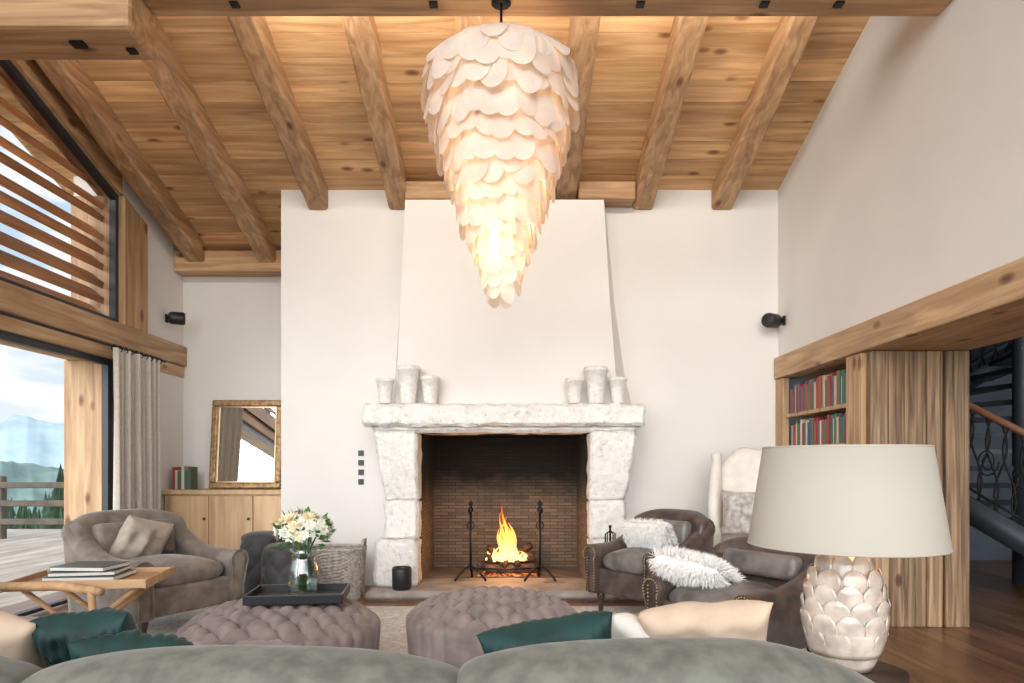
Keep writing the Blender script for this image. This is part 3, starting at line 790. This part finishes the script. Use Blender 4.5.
pillow('fur_pillow',.40,.32,.13,M['fur'],(.02,-.04,.59),(.55,0,.1),c2,fur=.05,sd=1)
c3=armchair('leather_armchair',(1.38,4.12,.013),math.radians(-58),.84,.84,.73,.50,M['leather'],M['leatherL'],True,sweep=1.35,seatz=.38)
pillow('fur_throw',.44,.36,.12,M['fur'],(-.18,-.18,.52),(1.1,.1,.2),c3,fur=.07,sd=2,nf=7000)
# wingback
wb=empty('wingback_chair',(2.10,5.93,0),math.radians(-28))
rbox('base',(0,-.02,.28),(.64,.62,.24),M['cream'],.03,wb)
rbox('seat_cushion',(0,-.06,.45),(.56,.56,.16),M['cream'],.05,wb,puff=.02)
secs=[]
for i in range(17):
    u=-1+2*i/16; x=u*.31; h=1.36-.10*abs(u)**2.5-.02*math.cos(u*2*pi)
    yy=.17
    secs.append([(x,yy,.25),(x,yy+.02,.6),(x,yy+.07,h-.08),(x,yy+.09,h-.02),(x,yy+.13,h),(x,yy+.17,h-.03),(x,yy+.18,h-.1),(x,yy+.13,.6),(x,yy+.12,.25)])
loft('back',capsecs(secs,.03,0),M['cream'],wb)
for s in (-1,1):
    secs=[]
    for i in range(15):
        t=i/14; z=.55+.74*t
        fy=.24-.30*math.sin(pi*min(1,(.35+t*.62)))**1.2 if t<.97 else .17
        xo=s*(.34+.03*t)
        secs.append([(xo-s*.05,.27,z),(xo-s*.05,fy+.02,z),(xo-s*.02,fy-.015,z),(xo+s*.03,fy,z),(xo+s*.035,.27,z)])
    loft('wing_%d'%s,capsecs(secs,.02,2),M['cream'],wb)
    secs=[]
    for i in range(12):
        t=i/11; y=.25-.58*t; xc=s*.33; rr=.07; h=.66; out=[(xc-s*.045,y,.17)]
        for q in range(9):
            ang=math.radians(210-240*q/8); out.append((xc+s*(.015+rr*math.cos(ang)),y,h-rr+rr*math.sin(ang)))
        out.append((xc+s*.045,y,.17)); secs.append(out)
    loft('arm_%d'%s,capsecs(secs,.02,1),M['cream'],wb)
legs(wb,[(.26,-.26),(-.26,-.26),(.26,.22),(-.26,.22)],.17,M['leg'])
pillow('lumbar_pillow',.38,.40,.13,M['silver'],(-.08,.0,.78),(-.12,0,0),wb,sd=4)
# ottomans
def ottoman(name,loc,R,H,mat,s=.15):
    root=empty(name,loc); nr,na=110,300; v=[];f=[]
    def hh(x,y):
        u=(x+y)/s; w=(x-y)/s
        return (abs(math.sin(pi*u))*abs(math.sin(pi*w)))**.36
    for j in range(nr+1):
        t=j/nr
        for i in range(na):
            a=2*pi*i/na
            if t<=.72:
                r=R*.94*(t/.72); x,y=r*math.cos(a),r*math.sin(a)
                z=H-.055*(t/.72)**3+ .068*hh(x,y)*(1-.6*(t/.72)**8)-.068
                v.append((x,y,z))
            else:
                q=(t-.72)/.28
                if q<.35:
                    b=q/.35*pi/2; r=R*.94+R*.06*math.sin(b)+.0; z=H-.115-.05*(1-math.cos(b))
                else:
                    r=R-.015*(q-.35)/.65; z=H-.165-(q-.35)/.65*(H-.165-.10)
                pl_=.016*abs(math.sin(a*18))**.6*(1 if q<.97 else 0)
                rr=r+pl_; v.append((rr*math.cos(a),rr*math.sin(a),z))
    for j in range(nr):
        for i in range(na):
            k=(i+1)%na; f.append((j*na+i,j*na+k,(j+1)*na+k,(j+1)*na+i))
    mk('tufted_cover',v,f,mat,True,root)
    pts=[]
    for a in range(-9,10):
        for b in range(-9,10):
            x=s*(a+b)/2; y=s*(a-b)/2
            if math.hypot(x,y)<R*.88: pts.append(sphere_part((x,y,H-.068-.055*(math.hypot(x,y)/(R*.94))**3+.008),.013,0,4,(1,1,.6)))
    multi('buttons',pts,mat,root)
    lathe('plinth',[(0,.06),(R*.93,.06),(R*.93,.105),(0,.105)],M['leg'],parent=root,seg=60)
    legs(root,[(R*.7*math.cos(a),R*.7*math.sin(a)) for a in (.8,2.4,3.9,5.5)],.07,M['leg'])
    return root
ottoman('tufted_ottoman',(-1.27,3.78,.013),.52,.44,M['ott'])
ottoman('tufted_ottoman',(-.11,3.98,.013),.49,.45,M['ott'])
def pouf(name,loc,r,H):
    root=empty(name,loc); v=[];f=[];na,nz=96,44
    for j in range(nz+1):
        t=j/nz
        if t<.68:
            q=t/.68; z=.06+(H-.11)*q; rr=r*(.92+.08*math.sin(pi*q))
        else:
            q=(t-.68)/.32*pi/2; rr=r*.92*math.cos(q); z=H-.05+.06*math.sin(q)
        for i in range(na):
            a=2*pi*i/na; u=a*6/pi+ z*9; w=a*6/pi- z*9
            d=.026*(abs(math.sin(u*pi/2))*abs(math.sin(w*pi/2)))**.4 if t<.9 else .02*(1-t)/.1
            R_=rr+d; v.append((R_*math.cos(a),R_*math.sin(a),z))
    for j in range(nz):
        for i in range(na):
            k=(i+1)%na; f.append((j*na+i,j*na+k,(j+1)*na+k,(j+1)*na+i))
    mk('tufted_body',v,f,M['darkt'],True,root)
    legs(root,[(r*.6*math.cos(a),r*.6*math.sin(a)) for a in (.8,2.4,3.9,5.5)],.08,M['leg'])
pouf('tufted_pouf',(-2.22,6.12,.0),.19,.60); pouf('tufted_pouf',(-1.83,5.55,.013),.18,.55)
bk=empty('wicker_basket',(-1.60,6.22,0))
v=[];f=[];na,nz=160,30
def sq(a,p=.45): 
    c,s=math.cos(a),math.sin(a); return math.copysign(abs(c)**p,c),math.copysign(abs(s)**p,s)
for j in range(nz+1):
    z=.0+.44*j/nz
    for i in range(na):
        a=2*pi*i/na; cx,cy=sq(a); k=1+.12*j/nz; d=.007*math.sin(a*26+pi*(j%2)*1.0)
        v.append((cx*(.215*k+d),cy*(.17*k+d),z))
for j in range(nz):
    for i in range(na):
        k=(i+1)%na; f.append((j*na+i,j*na+k,(j+1)*na+k,(j+1)*na+i))
f.append(tuple(range(na)))
wbk=mk('weave',v,f,M['wicker'],False,bk); sm=wbk.modifiers.new('t','SOLIDIFY'); sm.thickness=.012
tube('rim',[(sq(2*pi*i/60)[0]*.245,sq(2*pi*i/60)[1]*.196,.445) for i in range(60)],.016,M['wicker'],bk,8,True)
for s in (-1,1): tube('handle_%d'%s,[(s*.24,-.08,.44),(s*.255,-.05,.52),(s*.255,.05,.52),(s*.24,.08,.44)],.012,M['wicker'],bk)
ty=empty('serving_tray',(-1.19,3.82,.455),.12)
boxes('tray_base',[(-.25,.25,-.17,.17,0,.012)],M['black'],ty)
boxes('tray_rim',[(-.26,.26,-.18,-.168,0,.05),(-.26,.26,.168,.18,0,.05),(-.26,-.248,-.168,.168,0,.05),(.248,.26,-.168,.168,0,.05)],M['black'],ty,bevel=.003)
fv=empty('flower_vase',(-1.17,3.83,.469),s=1.0)
lathe('glass_vase',[(0,.0),(.055,0),(.075,.02),(.085,.08),(.08,.15),(.065,.20),(.062,.23),(.078,.265),(.074,.265),(.058,.23),(.06,.2),(.074,.15),(.079,.08),(.068,.025),(0,.015)],M['vglass'],parent=fv,seg=36)
for i in range(16):
    a=random.random()*6.3; r=random.random()*.03
    tube('stem_%d'%i,[(r*math.cos(a+2),r*math.sin(a+2),.03),(r*.6*math.cos(a),r*.6*math.sin(a),.2),(.07*math.cos(a),.07*math.sin(a),.33)],.0035,M['leaf'],fv,5)
fl_=[]
rf=random.Random(5)
for i in range(70):
    th_=rf.uniform(0,2*pi); ph=math.acos(rf.uniform(-.15,1)); R_=.130*rf.uniform(.75,1.08)
    c=Vector((R_*math.sin(ph)*math.cos(th_)*1.15,R_*math.sin(ph)*math.sin(th_)*1.1,.35+R_*math.cos(ph)*.85))
    nrm=(c-Vector((0,0,.33))).normalized(); s1=nrm.cross(Vector((.1,.2,1))).normalized(); s2=nrm.cross(s1)
    br=rf.uniform(.026,.042); mi_=0 if rf.random()<.7 else 1
    for ring,(nn,k,li) in enumerate(((7,1.0,.25),(6,.7,.6),(4,.4,.9))):
        for q in range(nn):
            a=2*pi*q/nn+ring*.5+rf.random()*.3; d=(s1*math.cos(a)+s2*math.sin(a)); t=d.cross(nrm)
            p0=c; p1=c+d*br*k*.6+t*br*.42*k+nrm*br*li*.5; p2=c+d*br*k*1.15+nrm*br*li; p3=c+d*br*k*.6-t*br*.42*k+nrm*br*li*.5
            fl_.append(([tuple(p0),tuple(p1),tuple(p2),tuple(p3)],[(0,1,2,3)],mi_))
for i in range(110):
    th_=rf.uniform(0,2*pi); ph=math.acos(rf.uniform(-.55,1)); R_=.115*rf.uniform(.7,1.15)
    c=Vector((R_*math.sin(ph)*math.cos(th_)*1.1,R_*math.sin(ph)*math.sin(th_)*1.1,.335+R_*math.cos(ph)))
    nrm=(c-Vector((0,0,.30))).normalized(); s1=nrm.cross(Vector((rf.random(),.3,rf.random()))).normalized()
    l=rf.uniform(.04,.075); w=l*.28
    fl_.append(([tuple(c),tuple(c+nrm*l*.5+s1*w),tuple(c+nrm*l),tuple(c+nrm*l*.5-s1*w)],[(0,1,2,3)],2))
multi('blooms',fl_,[M['petal'],M['petalc'],M['leaf']],fv,smooth=False)
bt=empty('folding_side_table',(-2.40,3.92,.028),.18)
boxes('top',[(-.33,.33,-.22,.22,.50,.52)],M['table'],bt,bevel=.006)
boxes('gallery',[(-.345,.345,-.235,-.22,.495,.545),(-.345,.345,.22,.235,.495,.545),(-.36,-.345,-.26,.26,.495,.545),(.345,.36,-.26,.26,.495,.545)],M['table'],bt,bevel=.005)
for s in (-1,1):
    tube('leg_%d_a'%s,[(-.30,s*.19,0),(0,s*.19,.25),(.30,s*.19,.50)],.016,M['table'],bt)
    tube('leg_%d_b'%s,[(.30,s*.16,0),(0,s*.16,.25),(-.30,s*.16,.50)],.016,M['table'],bt)
for x in (-.3,.3): tube('stretcher_%d'%(x*10),[(x,-.19,.03),(x,.19,.03)],.012,M['table'],bt)
M['bookcov']=plain('book_cover',(.06,.09,.09),.4); M['page']=plain('page_white',(.70,.67,.61),.8)
bk2=empty('coffee_table_books',(-2.42,3.92,.552),.1)
for i,(w,d,h,z,m_,r) in enumerate(((.38,.28,.028,0,'bookcov',.0),(.34,.26,.024,.029,'bookcov',.1),(.31,.24,.026,.054,'bookcov',-.15))):
    rbox('book_%d'%i,(0,0,z+h/2),(w,d,h),M[m_],.003,bk2,rot=(0,0,r)); rbox('pages_%d'%i,(0.004,-.004,z+h/2),(w-.006,d+.002,h*.65),M['page'],.001,bk2,rot=(0,0,r))
lc=empty('safari_lounge_chair',(-2.42,3.08,.03),math.radians(80))
for s in (-1,1):
    tube('arm_%d'%s,[(s*.33,-.36,.55),(s*.34,-.1,.57),(s*.34,.2,.555),(s*.33,.44,.57)],[.022,.026,.022,.018],M['table'],lc)
    tube('front_leg_%d'%s,[(s*.33,-.30,.56),(s*.33,-.32,.3),(s*.33,-.36,.0)],.018,M['table'],lc)
    tube('back_leg_%d'%s,[(s*.33,.26,.56),(s*.33,.30,.3),(s*.33,.36,.0)],.018,M['table'],lc)
    tube('side_rail_%d'%s,[(s*.33,-.33,.32),(s*.33,.31,.26)],.016,M['table'],lc)
rbox('seat_cushion',(0,-.02,.37),(.60,.62,.14),M['chairL'],.05,lc,puff=.02)
rbox('back_cushion',(0,.30,.54),(.60,.15,.42),M['chairL'],.06,lc,rot=(-.3,0,0),puff=.01)
pillow('side_pillow',.36,.30,.12,M['peach'],(-.05,.12,.50),(-.35,0,.1),lc,sd=8)
# foreground sofa
so=empty('velvet_sofa',(0,0,0))
def sofa_back(nm,x0,x1,zt_,endr=False,endl=False):
    secs=[];n=26
    for i in range(n+1):
        t=i/n; x=x0+(x1-x0)*t; u=2*t-1
        z=zt_-.045*abs(u)**3.2-(.075*max(0,u-.25)**2/.56 if endr else 0)
        z+=.006*noise.noise(Vector((x*4,1,1)))
        out=[(x,1.30,.2),(x,1.29,.5),(x,1.285,z-.13)]
        for q in range(11):
            ang=pi-pi*q/10
            out.append((x,1.415+.135*math.cos(ang),z-.10+.10*math.sin(ang)))
        out+=[(x,1.56,z-.2),(x,1.60,.45),(x,1.60,.2)]
        secs.append(out)
    loft(nm,capsecs(secs,.035,0),M['sofa'],so,sub=1)
sofa_back('back_section_1',-1.88,-1.03,.825); sofa_back('back_section_2',-.98,-.12,.822); sofa_back('back_section_3',-.09,.80,.838,True)
rbox('base',(-.54,1.75,.22),(2.7,.92,.24),M['sofa'],.04,so)
for i,xc in enumerate((-1.40,-.54,.32)): rbox('seat_cushion_%d'%i,(xc,1.88,.41),(.84,.62,.18),M['sofa'],.05,so,puff=.03)
for s,xc in ((-1,-1.95),(1,.86)):
    secs=[]
    for i in range(12):
        y=1.34+.80*i/11; rr=.08; h=.60; out=[(xc-.06,y,.12)]
        for q in range(11):
            ang=math.radians(200-220*q/10); out.append((xc+rr*math.cos(ang),y,h-rr+rr*math.sin(ang)))
        out.append((xc+.06,y,.12)); secs.append(out)
    loft('arm_%d'%s,capsecs(secs,.02,1),M['sofa'],so)
legs(so,[(-1.85,1.4),(.75,1.4),(-1.85,2.1),(.75,2.1)],.12,M['leg'])
pillow('teal_pillow',.36,.30,.13,M['teal'],(.11,1.84,.660),(.5,-.18,-.05),so,ribs=13,sd=5)
pillow('teal_pillow_b',.26,.28,.13,M['teal'],(-1.21,1.98,.66),(.6,-.05,.1),so,ribs=10,sd=6)
pillow('teal_pillow_c',.30,.28,.12,M['teal'],(-1.00,1.84,.64),(.8,.1,.2),so,ribs=10,sd=7)
pillow('linen_pillow',.34,.34,.13,M['peach'],(-1.50,1.95,.65),(.5,.2,0),so,sd=9)
pillow('linen_pillow_b',.38,.30,.14,M['peach'],(.56,2.0,.675),(.6,-.10,-.1),so,sd=10)
pillow('linen_pillow_c',.24,.26,.11,M['cream'],(.38,2.02,.645),(.7,.3,-.1),so,sd=11)
pillow('taupe_pillow',.16,.24,.11,M['ott'],(-.65,1.82,.63),(.5,.1,0),so,sd=12)
# table lamp + side table
sd_=empty('lamp_side_table',(1.12,2.22,.012))
lathe('table',[(0,0),(.13,0),(.13,.02),(.025,.035),(.02,.3),(.025,.5),(.145,.505),(.15,.51),(.15,.525),(0,.525)],M['leg'],parent=sd_,seg=40)
lp=empty('table_lamp',(1.09,2.24,.541))
bp=[(0,0),(.066,0),(.071,.02),(.094,.06),(.112,.13),(.112,.20),(.096,.28),(.070,.335),(.05,.36),(.03,.37),(.02,.40),(0,.4)]
lathe('pinecone_body',bp,M['ceramic'],parent=lp,seg=40)
def br_(z):
    for (a,b),(c,d) in zip(bp[1:],bp[2:]):
        if b<=z<=d and d>b: return a+(c-a)*(z-b)/(d-b)
    return .05
def scalemat():
    m=plain('glazed_scale',(.60,.50,.42),.20,nscale=14,namp=.25); b=m.node_tree.nodes['Principled BSDF']
    b.inputs['Coat Weight'].default_value=.6; b.inputs['Coat Roughness'].default_value=.08; return m
M['scale']=scalemat()
parts=[]
rows=7
for rw in range(rows):
    z0=.0+rw*.047; r=br_(z0+.05)+.014; n=10 if rw<5 else 9
    Wd=2*pi*r/n*1.12; L=.092
    for i in range(n):
        a=2*pi*(i+.5*(rw%2))/n; v=[];f=[];nu=8
        ts=[0,.2,.40]+[.40+.60*math.sin(q*pi/2/8) for q in range(1,9)]
        for t in ts:
            ww=Wd/2*(math.sqrt(max(0,1-((t-.40)/.60)**2.6)) if t>.40 else 1)
            for p in range(nu+1):
                u=-1+2*p/nu; zz=z0+t*L
                rad=br_(min(.345,z0+.045+(t-.5)*.05))+.002+.017*t+.010*(1-(u*ww/(Wd/2))**2)*(1-.5*t)-(.006*max(0,t-.8)/.2); xx=u*ww; ca,sa=math.cos(a),math.sin(a)
                v.append((rad*ca-xx*sa,rad*sa+xx*ca,zz))
        for q in range(len(ts)-1):
            for p in range(nu):
                k0=q*(nu+1)+p; f.append((k0,k0+1,k0+nu+2,k0+nu+1))
        parts.append((v,f))
sc_=multi('scales',parts,M['scale'],lp); sm=sc_.modifiers.new('t','SOLIDIFY'); sm.thickness=.004; sm.offset=-1
lathe('shade',[(.300,.398),(.252,.716),(.248,.716),(.296,.398),(.300,.398)],M['shade'],parent=lp,seg=80)
tube('shade_ring_bottom',[(.298*math.cos(t*pi/30),.298*math.sin(t*pi/30),.398) for t in range(60)],.004,M['shade'],lp,6,True)
tube('shade_ring_top',[(.250*math.cos(t*pi/30),.250*math.sin(t*pi/30),.716) for t in range(60)],.004,M['shade'],lp,6,True)
for i in range(3):
    a=i*2*pi/3; tube('spider_%d'%i,[(0,0,.66),(.245*math.cos(a),.245*math.sin(a),.71)],.003,M['nail'],lp,5)
tube('stem',[(0,0,.38),(0,0,.66)],.008,M['nail'],lp)
lathe('bulb',[(0,.44),(.018,.45),(.03,.49),(.022,.52),(0,.53)],M['wax'],parent=lp,seg=16)
lb=plight('lamp_bulb',(0.05,0,.46),2.4,(1,.5,.2),.03); lb.parent=lp
# ---------------------------------------------------------------- fill spots added unseen on the tie beam to brighten the ceiling
def spot(loc,tgt,e,ang,col=(1,.90,.78),nm='beam_fill_spot'):
    r=empty(nm,loc)
    lathe('housing',[(0,0),(.035,0),(.04,.01),(.04,.08),(.034,.09),(0,.09)],M['black'],parent=r,seg=20)
    l=bpy.data.lights.new('spot_lamp','SPOT'); l.energy=e; l.spot_size=ang; l.spot_blend=1; l.color=col; l.shadow_soft_size=.08
    o=bpy.data.objects.new('spot_lamp',l); C.objects.link(o); o.parent=r
    d=Vector(tgt)-Vector(loc); o.location=d.normalized()*.12
    o.rotation_euler=d.to_track_quat('-Z','Y').to_euler()
for x in (-3.1,-1.5,-.7,.1,.9,1.7):
    spot((x,4.13,4.265),(x*.97,6.2,4.4),48 if x<1.5 else 34,2.4)
# hall fill: lamp added out of view to lift the dark hall
hp=empty('hall_fill',(5.0,4.6,4.0))
lathe('globe',[(0,-.12),(.06,-.11),(.11,-.06),(.12,0),(.11,.06),(.06,.11),(0,.12)],M['vglass'],parent=hp,seg=24)
tube('cord',[(0,0,.11),(0,0,1.0)],.005,M['iron'],hp)
hl=plight('hall_fill_light',(0,0,0),45,(.85,.92,1),.05); hl.parent=hp
# ---------------------------------------------------------------- world + sun
w=bpy.data.worlds.new('alpine_sky'); bpy.context.scene.world=w; w.use_nodes=True
nt=w.node_tree; bg=nt.nodes['Background']
tc=nt.nodes.new('ShaderNodeTexCoord'); sp=nt.nodes.new('ShaderNodeSeparateXYZ'); nt.links.new(tc.outputs['Generated'],sp.inputs[0])
g=ramp(nt,[(0,(.50,.48,.45)),(.49,(.62,.66,.68)),(.52,(.74,.81,.85)),(.62,(.52,.66,.80)),(1,(.35,.52,.75))])
mr=N(nt,'ShaderNodeMapRange'); mr.inputs['From Min'].default_value=-1; mr.inputs['From Max'].default_value=1; nt.links.new(sp.outputs[2],mr.inputs[0]); nt.links.new(mr.outputs[0],g.inputs[0])
mp=nt.nodes.new('ShaderNodeMapping'); mp.inputs['Scale'].default_value=(4,4,14); nt.links.new(tc.outputs['Generated'],mp.inputs[0])
no=N(nt,'ShaderNodeTexNoise'); no.inputs['Scale'].default_value=2.2; no.inputs['Detail'].default_value=8; nt.links.new(mp.outputs[0],no.inputs[0])
cr=ramp(nt,[(.42,(0,0,0)),(.58,(1,1,1))]); nt.links.new(no.outputs['Fac'],cr.inputs[0])
mx=N(nt,'ShaderNodeMix',data_type='RGBA'); nt.links.new(cr.outputs[0],mx.inputs[0]); nt.links.new(g.outputs[0],mx.inputs[6]); mx.inputs[7].default_value=(.90,.91,.91,1)
nt.links.new(mx.outputs[2],bg.inputs[0])
# sky strength raised behind the camera (towards -y) to light the room
m2=N(nt,'ShaderNodeMapRange'); m2.interpolation_type='SMOOTHSTEP'
m2.inputs['From Min'].default_value=.1; m2.inputs['From Max'].default_value=-.7; m2.inputs['To Min'].default_value=1.0; m2.inputs['To Max'].default_value=2.8
nt.links.new(sp.outputs[1],m2.inputs[0]); nt.links.new(m2.outputs[0],bg.inputs[1])
s=bpy.data.lights.new('sun','SUN'); s.energy=2.3; s.angle=math.radians(55); s.color=(1,.97,.93)
so_=bpy.data.objects.new('sun',s); C.objects.link(so_)
so_.rotation_euler=Vector((.28,1,-.36)).to_track_quat('-Z','Y').to_euler()
# ---------------------------------------------------------------- camera
cam=bpy.data.cameras.new('camera'); cam.lens=24; cam.sensor_width=36; cam.shift_y=.1206; cam.clip_start=.05; cam.clip_end=5000
co=bpy.data.objects.new('camera',cam); C.objects.link(co); co.location=(0,0,1.2); co.rotation_euler=(pi/2,0,0)
bpy.context.scene.camera=co
vs=bpy.context.scene.view_settings
vs.view_transform='Standard'; vs.exposure=0.25; vs.gamma=1.0
